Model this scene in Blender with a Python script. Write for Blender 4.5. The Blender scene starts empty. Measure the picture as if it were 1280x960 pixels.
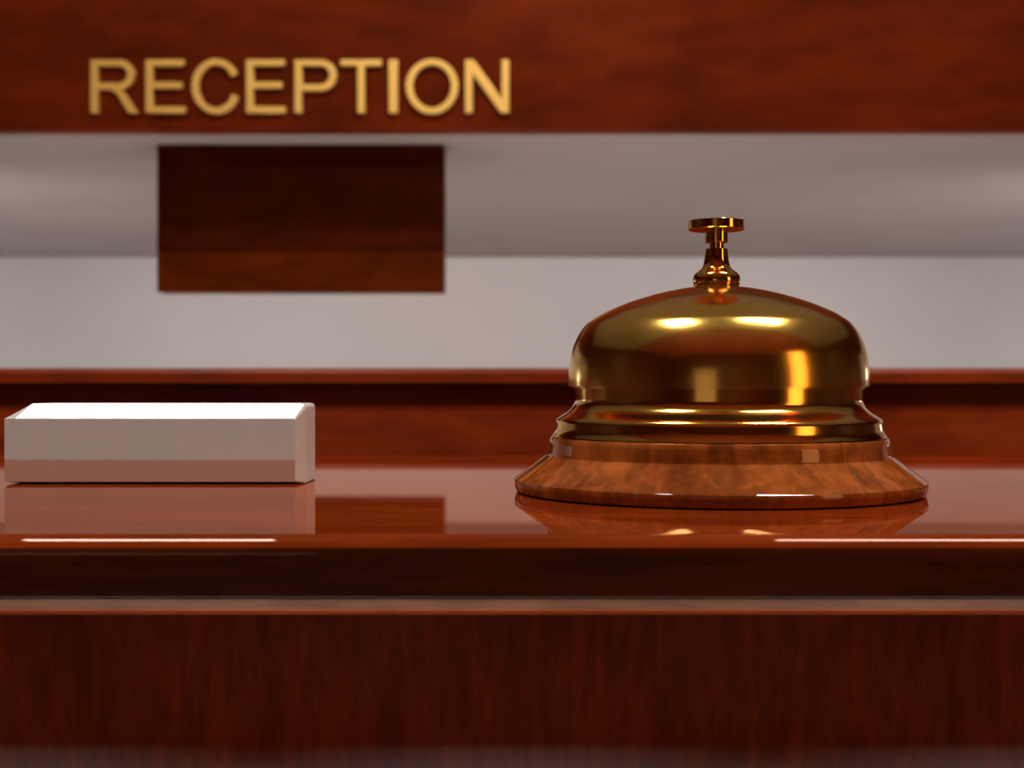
import bpy, bmesh, math
from mathutils import Vector

C = bpy.context.scene.collection
S = bpy.context.scene

# ------------------------------------------------------------------ camera
F = 1620.0            # focal length in pixels of a 1280x960 frame
CZ = 1.148            # camera height (m)
H = 0.028             # camera height over the counter top
TOP = CZ - H          # counter top height

cam_d = bpy.data.cameras.new('camera')
cam = bpy.data.objects.new('camera', cam_d)
C.objects.link(cam)
cam.location = (0, 0, CZ)
cam.rotation_euler = (math.pi / 2, 0, 0)
cam_d.sensor_width = 36.0
cam_d.lens = 36.0 * F / 1280.0
cam_d.clip_start = 0.01
cam_d.clip_end = 50
cam_d.dof.use_dof = True
cam_d.dof.focus_distance = 0.32
cam_d.dof.aperture_fstop = 25.0
S.camera = cam

# ------------------------------------------------------------------ world, lamps, exposure
S.view_settings.view_transform = 'Standard'
S.view_settings.look = 'None'
S.view_settings.gamma = 1.0
S.view_settings.exposure = 0.0
S.view_settings.use_curve_mapping = False
w = bpy.data.worlds.new('world')
S.world = w
w.use_nodes = True
w.node_tree.nodes['Background'].inputs[0].default_value = (0.5, 0.48, 0.46, 1)
w.node_tree.nodes['Background'].inputs[1].default_value = 0.15


def area(name, loc, target, sx, sy, power, col):
    d = bpy.data.lights.new(name, 'AREA')
    d.shape = 'RECTANGLE'
    d.size, d.size_y = sx, sy
    d.energy = power
    d.color = col
    o = bpy.data.objects.new(name, d)
    C.objects.link(o)
    o.location = loc
    o.rotation_euler = (Vector(target) - Vector(loc)).to_track_quat('-Z', 'Y').to_euler()
    return o


def spot(name, loc, target, power, cone, blend, col, radius=0.05):
    d = bpy.data.lights.new(name, 'SPOT')
    d.energy = power
    d.spot_size = math.radians(cone)
    d.spot_blend = blend
    d.shadow_soft_size = radius
    d.color = col
    o = bpy.data.objects.new(name, d)
    C.objects.link(o)
    o.location = loc
    o.rotation_euler = (Vector(target) - Vector(loc)).to_track_quat('-Z', 'Y').to_euler()
    return o


# two ceiling lamps over the counter
area('ceiling_lamp', (-0.48, 0.20, 2.6), (-0.48, 0.20, 0), 0.33, 0.34, 15.0, (1.0, 0.94, 0.84))
area('ceiling_lamp', (0.61, 0.20, 2.6), (0.61, 0.20, 0), 0.52, 0.34, 17.0, (1.0, 0.94, 0.84))
# warm doorway on the right of the room, dim frosted window in the far lobby wall
area('warm_doorway_lamp', (2.35, -1.35, 1.55), (0.05, 0.3, 1.2), 0.6, 1.3, 6.5, (1.0, 0.5, 0.16))
area('lobby_window_light', (-1.19, -3.6, 1.20), (-1.19, 0.3, 1.20), 1.15, 0.95, 0.95, (1.0, 0.80, 0.69))
# added fill lights for the back wall, out of the frame at both sides
for sx in (-1, 1):
    spot('wall_fill', (sx * 2.4, 3.15, 1.48), (-sx * 0.3, 6.05, 0.70), 135.0, 86, 1.0, (1.0, 0.95, 0.93), 0.12)
    area('end_fill', (sx * 3.4, 4.5, 1.10), (sx * 0.6, 6.05, 0.45), 0.9, 0.5, 17.0, (0.97, 0.98, 1.0))  # added as well, evens the wall towards both ends
# added fill over the aisle; its floor bounce brightens the soffit front
for sx in (-1.2, 0.0, 1.2):
    spot('aisle_fill', (sx, 2.3, 2.7), (sx, 2.55, 0), 500.0, 46, 0.7, (1.0, 0.92, 0.88))
# added fill for the lobby floor, added spots to brighten the lettered fascia
for sx in (-1.6, 0.0, 1.6):
    spot('lobby_floor_fill', (sx, -2.2, 2.7), (sx, -2.2, 0), 520.0, 62, 0.6, (1.0, 0.95, 0.93))
for sx, pw in ((-1.0, 17.0), (0.1, 36.0), (1.3, 20.0)):
    spot('sign_fill', (sx, 2.2, 2.7), (sx, 3.0, 1.85), pw, 110, 1.0, (1.0, 0.88, 0.58), 0.06)


# ------------------------------------------------------------------ helpers
def at(px, py, D):
    return Vector(((px - 640) * D / F, D, CZ + (480 - py) * D / F))


def zat(py, D):
    return CZ + (480 - py) * D / F


def mat(name, base, rough=0.3, metallic=0.0, ior=1.5, coat=0.0):
    m = bpy.data.materials.new(name)
    m.use_nodes = True
    b = m.node_tree.nodes['Principled BSDF']
    b.inputs['Base Color'].default_value = (*base, 1)
    b.inputs['Roughness'].default_value = rough
    b.inputs['Metallic'].default_value = metallic
    b.inputs['IOR'].default_value = ior
    b.inputs['Coat Weight'].default_value = coat
    return m


def noise_tint(m, c0, c1, scale=(1, 1, 1), detail=4.0, lo=0.35, hi=0.65, rough=None):
    """colour variation from one stretched noise"""
    nt = m.node_tree
    b = nt.nodes['Principled BSDF']
    tc = nt.nodes.new('ShaderNodeTexCoord')
    mp = nt.nodes.new('ShaderNodeMapping')
    mp.inputs['Scale'].default_value = scale
    n = nt.nodes.new('ShaderNodeTexNoise')
    n.inputs['Scale'].default_value = 1.0
    n.inputs['Detail'].default_value = detail
    n.inputs['Roughness'].default_value = 0.6
    r = nt.nodes.new('ShaderNodeValToRGB')
    r.color_ramp.elements[0].position = lo
    r.color_ramp.elements[1].position = hi
    r.color_ramp.elements[0].color = (*c0, 1)
    r.color_ramp.elements[1].color = (*c1, 1)
    nt.links.new(tc.outputs['Object'], mp.inputs['Vector'])
    nt.links.new(mp.outputs['Vector'], n.inputs['Vector'])
    nt.links.new(n.outputs['Fac'], r.inputs['Fac'])
    nt.links.new(r.outputs['Color'], b.inputs['Base Color'])
    return r


def wood(name, dark, light, big, fine, rough=0.04, fine_amt=0.45, ior=1.5):
    """lacquered timber: slow figure along one axis multiplied by a fine pore grain"""
    m = mat(name, light, rough, ior=ior)
    nt = m.node_tree
    b = nt.nodes['Principled BSDF']
    r = noise_tint(m, dark, light, big, 5.0, 0.3, 0.7)
    mp = nt.nodes.new('ShaderNodeMapping')
    mp.inputs['Scale'].default_value = fine
    tc = nt.nodes.new('ShaderNodeTexCoord')
    n = nt.nodes.new('ShaderNodeTexNoise')
    n.inputs['Scale'].default_value = 1.0
    n.inputs['Detail'].default_value = 6.0
    n.inputs['Distortion'].default_value = 0.4
    r2 = nt.nodes.new('ShaderNodeValToRGB')
    r2.color_ramp.elements[0].position = 0.36
    r2.color_ramp.elements[1].position = 0.62
    v = 1.0 - fine_amt
    r2.color_ramp.elements[0].color = (v, v, v, 1)
    r2.color_ramp.elements[1].color = (1, 1, 1, 1)
    mx = nt.nodes.new('ShaderNodeMix')
    mx.data_type = 'RGBA'
    mx.blend_type = 'MULTIPLY'
    mx.inputs['Factor'].default_value = 1.0
    nt.links.new(tc.outputs['Object'], mp.inputs['Vector'])
    nt.links.new(mp.outputs['Vector'], n.inputs['Vector'])
    nt.links.new(n.outputs['Fac'], r2.inputs['Fac'])
    nt.links.new(r.outputs['Color'], mx.inputs['A'])
    nt.links.new(r2.outputs['Color'], mx.inputs['B'])
    nt.links.new(mx.outputs['Result'], b.inputs['Base Color'])
    return m


def link(name, me, m, parent=None, smooth=None):
    me.materials.clear()
    me.materials.append(m)
    o = bpy.data.objects.new(name, me)
    C.objects.link(o)
    if parent:
        o.parent = parent
    if smooth is not None:
        for p in me.polygons:
            p.use_smooth = True
        me.set_sharp_from_angle(angle=math.radians(smooth))
        wn = o.modifiers.new('weighted_normals', 'WEIGHTED_NORMAL')
        wn.keep_sharp = True
        wn.weight = 100
    return o


def tag(o, label=None, cat=None, group=None, kind=None):
    if label: o['label'] = label
    if cat: o['category'] = cat
    if group: o['group'] = group
    if kind: o['kind'] = kind
    return o


def empty(name, loc):
    o = bpy.data.objects.new(name, None)
    o.location = loc
    o.empty_display_size = 0.02
    C.objects.link(o)
    return o


def box_mesh(name, x0, x1, y0, y1, z0, z1, bev=0.0, seg=2, org=(0, 0, 0)):
    bm = bmesh.new()
    bmesh.ops.create_cube(bm, size=1.0)
    for v in bm.verts:
        v.co = Vector((x0 + (v.co.x + .5) * (x1 - x0), y0 + (v.co.y + .5) * (y1 - y0),
                       z0 + (v.co.z + .5) * (z1 - z0))) - Vector(org)
    if bev:
        bmesh.ops.bevel(bm, geom=bm.edges[:], offset=bev, segments=seg, profile=0.5, affect='EDGES')
    me = bpy.data.meshes.new(name)
    bm.to_mesh(me)
    bm.free()
    return me


def extrude_profile(name, pts, x0, x1, org=(0, 0, 0)):
    """closed (y,z) outline swept along x"""
    n = len(pts)
    vs = [(x - org[0], y - org[1], z - org[2]) for x in (x0, x1) for (y, z) in pts]
    fs = [(i, (i + 1) % n, n + (i + 1) % n, n + i) for i in range(n)]
    fs += [tuple(range(n))[::-1], tuple(range(n, 2 * n))]
    me = bpy.data.meshes.new(name)
    me.from_pydata(vs, [], fs)
    bm = bmesh.new()
    bm.from_mesh(me)
    bmesh.ops.recalc_face_normals(bm, faces=bm.faces)
    bm.to_mesh(me)
    bm.free()
    return me


def arc(cy, cz, r, a0, a1, n=8):
    return [(cy + r * math.cos(math.radians(a0 + (a1 - a0) * i / n)),
             cz + r * math.sin(math.radians(a0 + (a1 - a0) * i / n))) for i in range(n + 1)]


def catmull(pts, n=5):
    out = []
    P = [pts[0]] + list(pts) + [pts[-1]]
    for i in range(1, len(P) - 2):
        p0, p1, p2, p3 = P[i - 1], P[i], P[i + 1], P[i + 2]
        for k in range(n):
            t = k / n
            out.append(tuple(0.5 * ((2 * p1[j]) + (-p0[j] + p2[j]) * t +
                                    (2 * p0[j] - 5 * p1[j] + 4 * p2[j] - p3[j]) * t * t +
                                    (-p0[j] + 3 * p1[j] - 3 * p2[j] + p3[j]) * t ** 3) for j in (0, 1)))
    out.append(tuple(pts[-1]))
    return out


def lathe(name, prof, seg=144):
    """(r,z) outline turned about the z axis"""
    bm = bmesh.new()
    rings = []
    for r, z in prof:
        if r < 1e-6:
            rings.append([bm.verts.new((0, 0, z))])
        else:
            rings.append([bm.verts.new((r * math.cos(2 * math.pi * i / seg), r * math.sin(2 * math.pi * i / seg), z))
                          for i in range(seg)])
    for a, b in zip(rings, rings[1:]):
        for i in range(seg):
            j = (i + 1) % seg
            if len(a) == 1 and len(b) == 1:
                continue
            if len(a) == 1:
                bm.faces.new((a[0], b[i], b[j]))
            elif len(b) == 1:
                bm.faces.new((a[i], a[j], b[0]))
            else:
                bm.faces.new((a[i], a[j], b[j], b[i]))
    bmesh.ops.recalc_face_normals(bm, faces=bm.faces)
    me = bpy.data.meshes.new(name)
    bm.to_mesh(me)
    bm.free()
    return me


# ------------------------------------------------------------------ materials
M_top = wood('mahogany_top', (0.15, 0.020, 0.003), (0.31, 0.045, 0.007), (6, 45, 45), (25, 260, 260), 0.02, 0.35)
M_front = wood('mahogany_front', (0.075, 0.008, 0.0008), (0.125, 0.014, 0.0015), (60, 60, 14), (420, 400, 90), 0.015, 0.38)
M_edge_shade = wood('mahogany_edge_shade', (0.035, 0.006, 0.001), (0.075, 0.012, 0.002), (8, 90, 160), (30, 300, 420), 0.03, 0.4)  # shade of the countertop's front face, put into a darker wood colour
M_mould_sheen = wood('mahogany_mould_sheen', (0.15, 0.067, 0.043), (0.21, 0.097, 0.064), (12, 60, 60), (60, 300, 300), 0.05, 0.3)  # paled and greyed: the chamfer's ceiling reflection is put into this colour
M_lip = wood('mahogany_lip', (0.30, 0.05, 0.012), (0.42, 0.075, 0.02), (12, 60, 60), (60, 300, 300), 0.05, 0.2)
M_desk = wood('mahogany_desk', (0.20, 0.022, 0.003), (0.36, 0.045, 0.006), (4, 10, 14), (16, 40, 60), 0.35, 0.3, 1.35)
M_fascia = wood('mahogany_fascia', (0.105, 0.011, 0.0008), (0.21, 0.023, 0.0015), (1.4, 3, 4), (6, 12, 18), 0.6, 0.3, 1.15)
M_sign = wood('dark_mahogany', (0.055, 0.007, 0.0005), (0.08, 0.010, 0.0007), (2, 4, 5), (8, 14, 20), 0.5, 0.3, 1.1)
M_lower = wood('red_mahogany', (0.10, 0.014, 0.001), (0.15, 0.022, 0.002), (2, 4, 5), (8, 14, 20), 0.5, 0.3, 1.1)
M_lobby = wood('mahogany_wall', (0.05, 0.008, 0.002), (0.11, 0.015, 0.003), (1.5, 1.5, 0.6), (9, 9, 1.5), 0.4, 0.3)
M_lobby_ceil = wood('mahogany_ceiling', (0.16, 0.025, 0.006), (0.28, 0.045, 0.01), (1.5, 0.6, 1.5), (9, 1.5, 9), 0.5, 0.3)
M_burl = wood('burl_walnut', (0.17, 0.032, 0.006), (0.48, 0.125, 0.022), (45, 45, 60), (240, 240, 90), 0.02, 0.45)
M_gold = mat('polished_brass', (1.0, 0.60, 0.13), 0.17, 1.0)
M_gold3 = mat('polished_brass_collar', (1.0, 0.58, 0.12), 0.125, 1.0)
M_gold2 = mat('polished_brass_small', (1.0, 0.58, 0.11), 0.09, 1.0)
M_letter = mat('gilded_letter', (1.0, 0.62, 0.17), 0.38, 0.35)
M_block = mat('silver_white', (0.80, 0.76, 0.74), 0.03, 0.9)
M_slope = mat('silver_white_satin', (0.92, 0.88, 0.86), 0.35, 0.35)
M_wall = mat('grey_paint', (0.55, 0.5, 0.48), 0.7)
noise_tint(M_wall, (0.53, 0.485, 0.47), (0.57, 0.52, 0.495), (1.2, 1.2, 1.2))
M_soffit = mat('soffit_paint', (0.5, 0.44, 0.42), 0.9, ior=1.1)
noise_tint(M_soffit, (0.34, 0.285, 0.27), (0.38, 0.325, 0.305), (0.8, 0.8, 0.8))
M_ceil = mat('ceiling_paint', (0.5, 0.47, 0.43), 0.8)
noise_tint(M_ceil, (0.25, 0.23, 0.2), (0.28, 0.255, 0.22), (1, 1, 1))
M_floor = mat('pale_stone', (0.7, 0.66, 0.64), 0.4)
noise_tint(M_floor, (0.66, 0.62, 0.6), (0.74, 0.70, 0.68), (3, 3, 3))



def lacquer(m, ior, tint, rough):
    """clear tinted lacquer over the timber: Fresnel mix of the wood colour and a tinted mirror"""
    nt = m.node_tree
    p = nt.nodes['Principled BSDF']
    src = p.inputs['Base Color'].links[0].from_socket
    di = nt.nodes.new('ShaderNodeBsdfDiffuse')
    gl = nt.nodes.new('ShaderNodeBsdfGlossy')
    gl.inputs['Color'].default_value = (*tint, 1)
    gl.inputs['Roughness'].default_value = rough
    fr = nt.nodes.new('ShaderNodeFresnel')
    fr.inputs['IOR'].default_value = ior
    mx = nt.nodes.new('ShaderNodeMixShader')
    nt.links.new(src, di.inputs['Color'])
    nt.links.new(fr.outputs['Fac'], mx.inputs['Fac'])
    nt.links.new(di.outputs['BSDF'], mx.inputs[1])
    nt.links.new(gl.outputs['BSDF'], mx.inputs[2])
    nt.links.new(mx.outputs['Shader'], nt.nodes['Material Output'].inputs['Surface'])
    nt.nodes.remove(p)


lacquer(M_top, 1.42, (1.0, 0.66, 0.55), 0.02)

# ------------------------------------------------------------------ setting
Y_BACK = 6.05
Z_SOF = zat(322, Y_BACK)                        # soffit height
Y_FAS = (Z_SOF - CZ) * F / (480 - 163)          # fascia front
XW, Y_FR, Z_CEIL = 3.6, -3.63, 2.75


def struct(name, me, m):
    return tag(link(name, me, m), kind='structure')


struct('floor', box_mesh('floor', -XW, XW, Y_FR, Y_BACK, -0.05, 0.0), M_floor)
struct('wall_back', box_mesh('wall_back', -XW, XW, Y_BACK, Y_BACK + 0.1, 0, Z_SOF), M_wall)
for sd, xa in (('left', -XW - 0.1), ('right', XW)):
    struct('wall_' + sd, box_mesh('wall_' + sd, xa, xa + 0.1, Y_FR, Y_FAS, 0, Z_CEIL), M_lobby)
    struct('wall_back_' + sd, box_mesh('wall_back_' + sd, xa, xa + 0.1, Y_FAS, Y_BACK, 0, Z_CEIL), M_wall)
struct('wall_front', box_mesh('wall_front', -XW, XW, Y_FR - 0.1, Y_FR, 0, Z_CEIL), M_lobby)
struct('ceiling_lobby', box_mesh('ceiling_lobby', -XW, XW, Y_FR, -0.45, Z_CEIL - 0.02, Z_CEIL + 0.05), M_lobby_ceil)
struct('ceiling_main', box_mesh('ceiling_main', -XW, XW, -0.45, Y_FAS + 0.05, Z_CEIL, Z_CEIL + 0.05), M_ceil)
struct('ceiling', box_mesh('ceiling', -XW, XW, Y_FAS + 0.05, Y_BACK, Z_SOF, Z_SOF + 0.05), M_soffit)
struct('trim_1', box_mesh('trim_1', -XW, XW, Y_FAS, Y_FAS + 0.05, Z_SOF, Z_CEIL), M_fascia)

# ------------------------------------------------------------------ counter
D_EDGE = H * F / 187.0                          # where the flat top begins to roll over
D_BACK = H * F / 89.0
RB = 0.0036
D_FACE = D_EDGE - RB
z_bot = zat(749, D_FACE)
CX = 1.9
org = (0, D_FACE, TOP)
pts = [(D_BACK, z_bot), (D_BACK, TOP - 0.002), (D_BACK - 0.002, TOP)]
pts += arc(D_EDGE, TOP - RB, RB, 90, 158, 14)
pts += [(D_EDGE, pts[-1][1]), (D_EDGE, z_bot)]
top = link('countertop', extrude_profile('countertop', pts, -CX, CX), M_top, smooth=40)
tag(top, 'polished mahogany countertop with rounded front edge under the brass bell', 'countertop')

ban = arc(D_EDGE, TOP - RB, RB, 158, 180, 6)  # front face of the slab, split off to carry its painted shade
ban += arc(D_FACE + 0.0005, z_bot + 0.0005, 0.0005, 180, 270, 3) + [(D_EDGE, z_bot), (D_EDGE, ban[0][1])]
eb = link('edge_shade', extrude_profile('edge_shade', ban, -CX, CX), M_edge_shade, top, smooth=40)
eb['label'] = 'mahogany front edge of the countertop, coloured dark as in shade'
cf = empty('counter_front', (0, D_FACE, 0))
tag(cf, 'dark mahogany counter front with a strip of moulding, painted pale for its reflection, below the countertop', 'counter')
t = (0.1741 * D_FACE - (CZ - z_bot)) / 1.1741
yl, zl = D_FACE - t, z_bot - t
zl2 = zat(768, yl)
mo = [(D_FACE + 0.03, z_bot), (D_FACE, z_bot), (yl, zl)]
mo += [(D_FACE + 0.03, zl)]
link('moulding', extrude_profile('moulding', mo, -CX, CX, (0, D_FACE, 0)), M_mould_sheen, cf)
li = [(D_FACE + 0.03, zl), (yl, zl), (yl - 0.0002, zl - 0.0002), (yl - 0.0002, zl2 + 0.0002), (yl, zl2), (D_FACE + 0.03, zl2)]
lp = link('moulding_lip', extrude_profile('moulding_lip', li, -CX, CX, (0, D_FACE, 0)), M_lip, cf)
lp['label'] = 'thin reddish lip under the moulding'
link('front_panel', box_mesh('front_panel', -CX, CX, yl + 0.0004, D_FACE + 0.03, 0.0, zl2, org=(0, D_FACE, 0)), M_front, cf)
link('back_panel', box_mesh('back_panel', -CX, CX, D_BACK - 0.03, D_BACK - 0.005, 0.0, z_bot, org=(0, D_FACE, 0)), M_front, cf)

# ------------------------------------------------------------------ desk behind the counter
D_DESK = H * F / 43.5
dk = empty('back_desk', (0, D_DESK, 0))
tag(dk, 'long mahogany desk running behind the counter below the grey wall', 'desk')
zd0, zd1, zd2 = zat(460, D_DESK), zat(478.5, D_DESK), zat(517, D_DESK + 0.01)
o3 = (0, D_DESK, 0)
pd = [(D_DESK + 0.6, zd1), (D_DESK + 0.6, zd0), (D_DESK + 0.005, zd0)]
pd += arc(D_DESK + 0.005, zd0 - 0.005, 0.005, 90, 180, 6)[1:] + [(D_DESK, zd1)]
link('desk_top', extrude_profile('desk_top', pd, -2.4, 2.4, o3), M_desk, dk, 40)
link('frieze', box_mesh('frieze', -2.38, 2.38, D_DESK + 0.012, D_DESK + 0.06, zd2, zd1, org=o3), M_desk, dk)
link('desk_panel', box_mesh('desk_panel', -2.38, 2.38, D_DESK + 0.01, D_DESK + 0.06, 0, zd2, org=o3), M_desk, dk)

# ------------------------------------------------------------------ hanging panel under the soffit
D_P = (Z_SOF - CZ) * F / (480 - 180.5)
px0, px1 = at(196, 0, D_P).x, at(555, 0, D_P).x
zp0, zp1 = zat(365, D_P), zat(315, D_P)
hp = empty('hanging_panel', ((px0 + px1) / 2, D_P, zp0))
tag(hp, 'dark brown rectangular wooden panel hung below the lettered fascia', 'panel')
oh = tuple(hp.location)
link('board', box_mesh('board', px0, px1, D_P, D_P + 0.08, zp1, Z_SOF, 0.003, org=oh), M_sign, hp)
link('lower_board', box_mesh('lower_board', px0, px1, D_P, D_P + 0.08, zp0, zp1, 0.003, org=oh), M_lower, hp)  # lower part, lighter wood colour than the board above

# ------------------------------------------------------------------ RECEPTION letters
D_L = Y_FAS - 0.014
Z0, Z1 = 140.6, 74.2          # baseline and cap line in pixels
HB, VB = 7.6, 9.4            # bar thicknesses


def ell(cx, cy, rx, ry, a0=0, a1=360, n=40):
    full = abs(a1 - a0) >= 360
    m = n if full else n + 1
    return [(cx + rx * math.cos(math.radians(a0 + (a1 - a0) * i / n)),
             cy + ry * math.sin(math.radians(a0 + (a1 - a0) * i / n))) for i in range(m)]


def L_E(x0, x1):
    mid = 106.0
    return [[(x0, Z0), (x1, Z0), (x1, Z0 - HB), (x0 + VB, Z0 - HB), (x0 + VB, mid + HB / 2), (x1 - 4, mid + HB / 2),
             (x1 - 4, mid - HB / 2), (x0 + VB, mid - HB / 2), (x0 + VB, Z1 + HB), (x1 - 1, Z1 + HB), (x1 - 1, Z1), (x0, Z1)]]


def bowl(x0, x1, ya, yb):
    r = (yb - ya) / 2
    return ell(x1 - r * 1.05, (ya + yb) / 2, r * 1.05, r, 90, -90, 16)      # from lower to upper


def L_P(x0, x1):
    yb = 112.8
    out = [(x0, Z0), (x0 + VB, Z0), (x0 + VB, yb)] + bowl(x0, x1, Z1, yb) + [(x0, Z1)]
    inn = [(x0 + VB, yb - HB)] + bowl(x0, x1 - VB, Z1 + HB, yb - HB) + [(x0 + VB, Z1 + HB)]
    return [out, inn]


def L_R(x0, x1):
    yb = 111.0
    xb = x1 - 4.5
    out = [(x0, Z0), (x0 + VB, Z0), (x0 + VB, yb), (x0 + 23, yb), (x0 + 33, yb + 6), (x1 - 12.5, Z0), (x1, Z0),
           (x0 + 44, yb + 6), (x0 + 38, yb - 0.3)]
    b = [p for p in bowl(x0, xb, Z1, yb) if p[1] < yb - 1.0]
    out += b + [(x0, Z1)]
    inn = [(x0 + VB, yb - HB)] + bowl(x0, xb - VB, Z1 + HB, yb - HB) + [(x0 + VB, Z1 + HB)]
    return [out, inn]


def L_C(x0, x1):
    cx, cy = (x0 + x1) / 2 + 1.5, (Z0 + Z1) / 2
    rx, ry = cx - x0, (Z0 - Z1) / 2 + 1.2
    o = ell(cx, cy, rx, ry, 20, 332, 48)
    i = ell(cx, cy, rx - VB, ry - HB, 332, 20, 48)
    o[0] = (x1, cy + 13); i[-1] = (x1 - VB + 0.5, cy + 10)
    o[-1] = (x1 - 1, cy - 15); i[0] = (x1 - VB - 0.5, cy - 12)
    return [o + i]


def L_O(x0, x1):
    cx, cy = (x0 + x1) / 2, (Z0 + Z1) / 2
    rx, ry = (x1 - x0) / 2, (Z0 - Z1) / 2 + 1.2
    return [ell(cx, cy, rx, ry), ell(cx, cy, rx - VB, ry - HB)]


def L_T(x0, x1):
    c = (x0 + x1) / 2
    return [[(c - VB / 2, Z0), (c + VB / 2, Z0), (c + VB / 2, Z1 + HB), (x1, Z1 + HB), (x1, Z1), (x0, Z1), (x0, Z1 + HB),
             (c - VB / 2, Z1 + HB)]]


def L_I(x0, x1):
    return [[(x0, Z0), (x1, Z0), (x1, Z1), (x0, Z1)]]


def L_N(x0, x1):
    return [[(x0, Z0), (x0 + VB, Z0), (x0 + VB, Z1 + 17), (x1 - VB - 1, Z0), (x1, Z0), (x1, Z1), (x1 - VB, Z1),
             (x1 - VB, Z0 - 17), (x0 + VB + 1, Z1), (x0, Z1)]]


sg = empty('reception_sign', (at(374, 0, D_L).x, Y_FAS, zat(Z0, D_L)))
tag(sg, 'gold RECEPTION lettering mounted on the mahogany fascia', 'sign')
for fn, a, b in ((L_R, 112.6, 172.5), (L_E, 181.5, 231), (L_C, 239, 297.5), (L_E, 307.3, 356.5), (L_P, 368, 421),
                 (L_T, 425.5, 477), (L_I, 485.8, 497), (L_O, 507, 573), (L_N, 581.3, 636.5)):
    cu = bpy.data.curves.new('letter', 'CURVE')
    cu.dimensions = '2D'
    cu.fill_mode = 'BOTH'
    k = D_L / F
    cu.extrude = 0.0055
    cu.bevel_depth = 0.0012
    cu.bevel_resolution = 1
    cu.offset = -0.0012
    for poly in fn(a, b):
        sp = cu.splines.new('POLY')
        sp.points.add(len(poly) - 1)
        sp.use_cyclic_u = True
        for q, (px, py) in zip(sp.points, poly):
            q.co = ((px - 374) * k, (Z0 - py) * k, 0, 1)
    tmp = bpy.data.objects.new('letter_tmp', cu)
    C.objects.link(tmp)
    me = bpy.data.meshes.new_from_object(tmp.evaluated_get(bpy.context.evaluated_depsgraph_get()))
    bpy.data.objects.remove(tmp)
    me.name = 'letter'
    lo = link('letter', me, M_letter, sg)
    lo.rotation_euler = (math.pi / 2, 0, 0)
    lo.location = (0, -0.0068, 0)

# ------------------------------------------------------------------ name block on the counter
D_B = H * F / 124.3
CH = 0.004
nb = empty('name_block', (at(196, 0, D_B).x, D_B, TOP))
tag(nb, 'blank silvery white block with sloping edges lying on the polished countertop', 'name block')
outl = [(41, 504.5), (376, 504.5), (381, 505.5), (383, 509), (383, 603), (381, 604.3), (41, 604.3), (11, 602.5), (10.5, 521)]
fr = [(26, 522.5), (368, 522.5), (371, 523), (372, 525), (372, 599), (371, 600.5), (26, 600.5), (12.5, 600), (12.5, 523)]
vs, fs = [], []
n = len(outl)


def bl(px, py, D):
    p = Vector(((px - 640) * D_B / F, D, CZ + (480 - py) * D_B / F))
    return p - Vector((nb.location))


for D, pl in ((D_B + 0.016, outl), (D_B, outl), (D_B - CH, fr)):
    vs += [bl(x, y, D) for x, y in pl]
for a in (0, 1):
    fs += [(a * n + i, a * n + (i + 1) % n, (a + 1) * n + (i + 1) % n, (a + 1) * n + i) for i in range(n)]
fs += [tuple(range(n))]
body = bpy.data.meshes.new('body')
body.from_pydata(vs, [], fs)
bm = bmesh.new()
bm.from_mesh(body)
bmesh.ops.recalc_face_normals(bm, faces=bm.faces)
bm.to_mesh(body)
bm.free()
link('body', body, M_slope, nb)
fm = bpy.data.meshes.new('front_plate')
nf = len(fr)
fv = [bl(x, y, D_B - CH) for x, y in fr] + [bl(x, y, D_B + 0.002) for x, y in fr]
fm.from_pydata(fv, [], [tuple(range(nf)), tuple(range(nf, 2 * nf))[::-1]] +
               [(i, nf + i, nf + (i + 1) % nf, (i + 1) % nf) for i in range(nf)])
bm = bmesh.new(); bm.from_mesh(fm); bmesh.ops.recalc_face_normals(bm, faces=bm.faces); bm.to_mesh(fm); bm.free()
link('front_plate', fm, M_block, nb)

# ------------------------------------------------------------------ service bell
BX, BD = 0.0535, 0.339
DIST = math.hypot(BX, BD)
AZ = math.atan2(BX, BD)


def rz(wpx, y):
    """silhouette half width and row in pixels -> radius and height over the counter (m)"""
    lo, hi = 0.0, 0.08
    for _ in range(40):
        r = (lo + hi) / 2
        b = math.asin(r / DIST)
        if (math.tan(AZ + b) - math.tan(AZ - b)) / 2 * F < wpx: lo = r
        else: hi = r
    dt = BD - r * r / BD
    return r, (480 - y) * dt / F + H


bell = empty('service_bell', (BX, BD, TOP))
tag(bell, 'polished brass call bell with push button on a stepped round wooden base', 'bell')

rb, _ = rz(256.5, 600)
p = [(0, 0), (rb - 0.001, 0), (rb, 0.0004)]
p += [rz(259, 608), rz(259.3, 604), rz(258.5, 601), rz(256, 598.5), rz(251.5, 595.5)]
p += [rz(222, 573.5), rz(219.3, 571.2), rz(217.3, 569.5), rz(216, 566)]
p += [rz(214.5, 555), rz(213.5, 550.5), rz(211.5, 547.5), rz(208, 546)]
p += [(0.03, rz(200, 546)[1]), (0, rz(200, 546)[1])]
link('base', lathe('base', p), M_burl, bell, 28)

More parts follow.
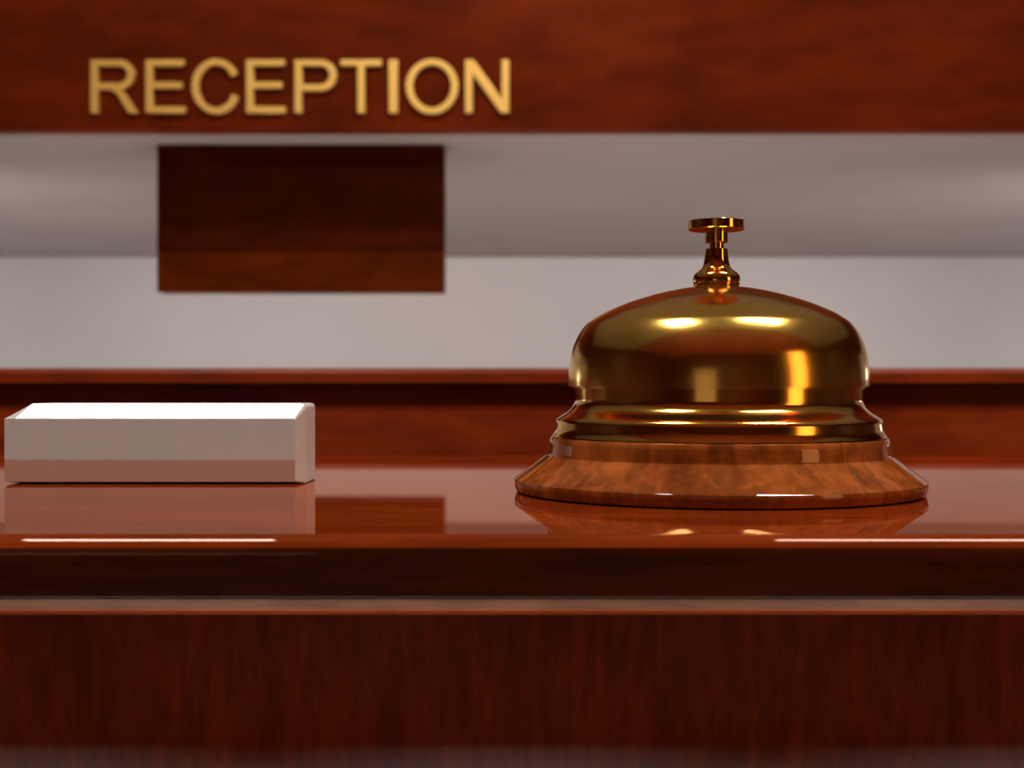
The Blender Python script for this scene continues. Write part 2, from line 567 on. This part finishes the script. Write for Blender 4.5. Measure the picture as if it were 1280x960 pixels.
zb = rz(208, 545.9)[1]
p = [(0, zb), (rz(210, 546)[0], zb), rz(209.6, 544.5), rz(207.5, 541), rz(206.2, 536), rz(205.2, 529), rz(204.6, 526.2),
     rz(203.4, 524), rz(201.5, 522.6), rz(197, 519.8), rz(191, 516), rz(186, 512), rz(182.8, 508), rz(181.2, 504),
     rz(180.6, 499), rz(180.6, 476), (0.02, rz(180, 470)[1]), (0, rz(180, 470)[1])]
link('collar', lathe('collar', p), M_gold3, bell, 30)

dome = catmull([rz(*q) for q in ((188.6, 483), (188.4, 470), (187.3, 455), (184.0, 437.5), (176.5, 419.5), (166.5, 405.5),
                                 (157.5, 398.8), (144, 391), (128, 384), (111, 377.6), (92, 371.7), (73, 366.6),
                                 (50, 361.8), (28, 359), (12, 358))], 5)
inner = [(r - 0.0009 if r > 0.002 else r, z - 0.0009) for r, z in reversed(dome)]
inner[-1] = (inner[-1][0], dome[0][1])
link('dome', lathe('dome', [(0, dome[-1][1])] + dome[::-1] + inner[::-1][0:1] + inner[::-1][1:] + [(0, inner[0][1])]), M_gold, bell, 40)

st = catmull([rz(*q) for q in ((26.5, 362), (28.3, 360.6), (28.6, 358.6))], 3)
st += catmull([rz(*q) for q in ((28.3, 358), (29.7, 354), (29.9, 349.5), (29, 345.5), (27, 342.3), (23.5, 339.6), (20, 337),
                                (17.6, 334), (16.2, 329.5), (15.1, 322), (14.6, 315), (14.5, 311.8))], 4)
st += [rz(14, 311.3), (0.0, rz(14, 311.3)[1])]
link('stem', lathe('stem', [(0, st[0][1])] + st, 96), M_gold2, bell, 35)

bz = lambda y: rz(10, y)[1]
k = BD / F
p = [(0, bz(316)), (9.4 * k, bz(316)), (9.4 * k, bz(303.3)), (14.0 * k, bz(303.3)), (14.5 * k, bz(302.8)), (14.5 * k, bz(287.6)),
     (34.2 * k, bz(287.6)), (35 * k, bz(286.9)), (35 * k, bz(277)), (34.3 * k, bz(276.2)), (33, ), ]
p = p[:-1] + [(0, bz(276.0))]
link('push_button', lathe('push_button', p, 96), M_gold2, bell, 30)
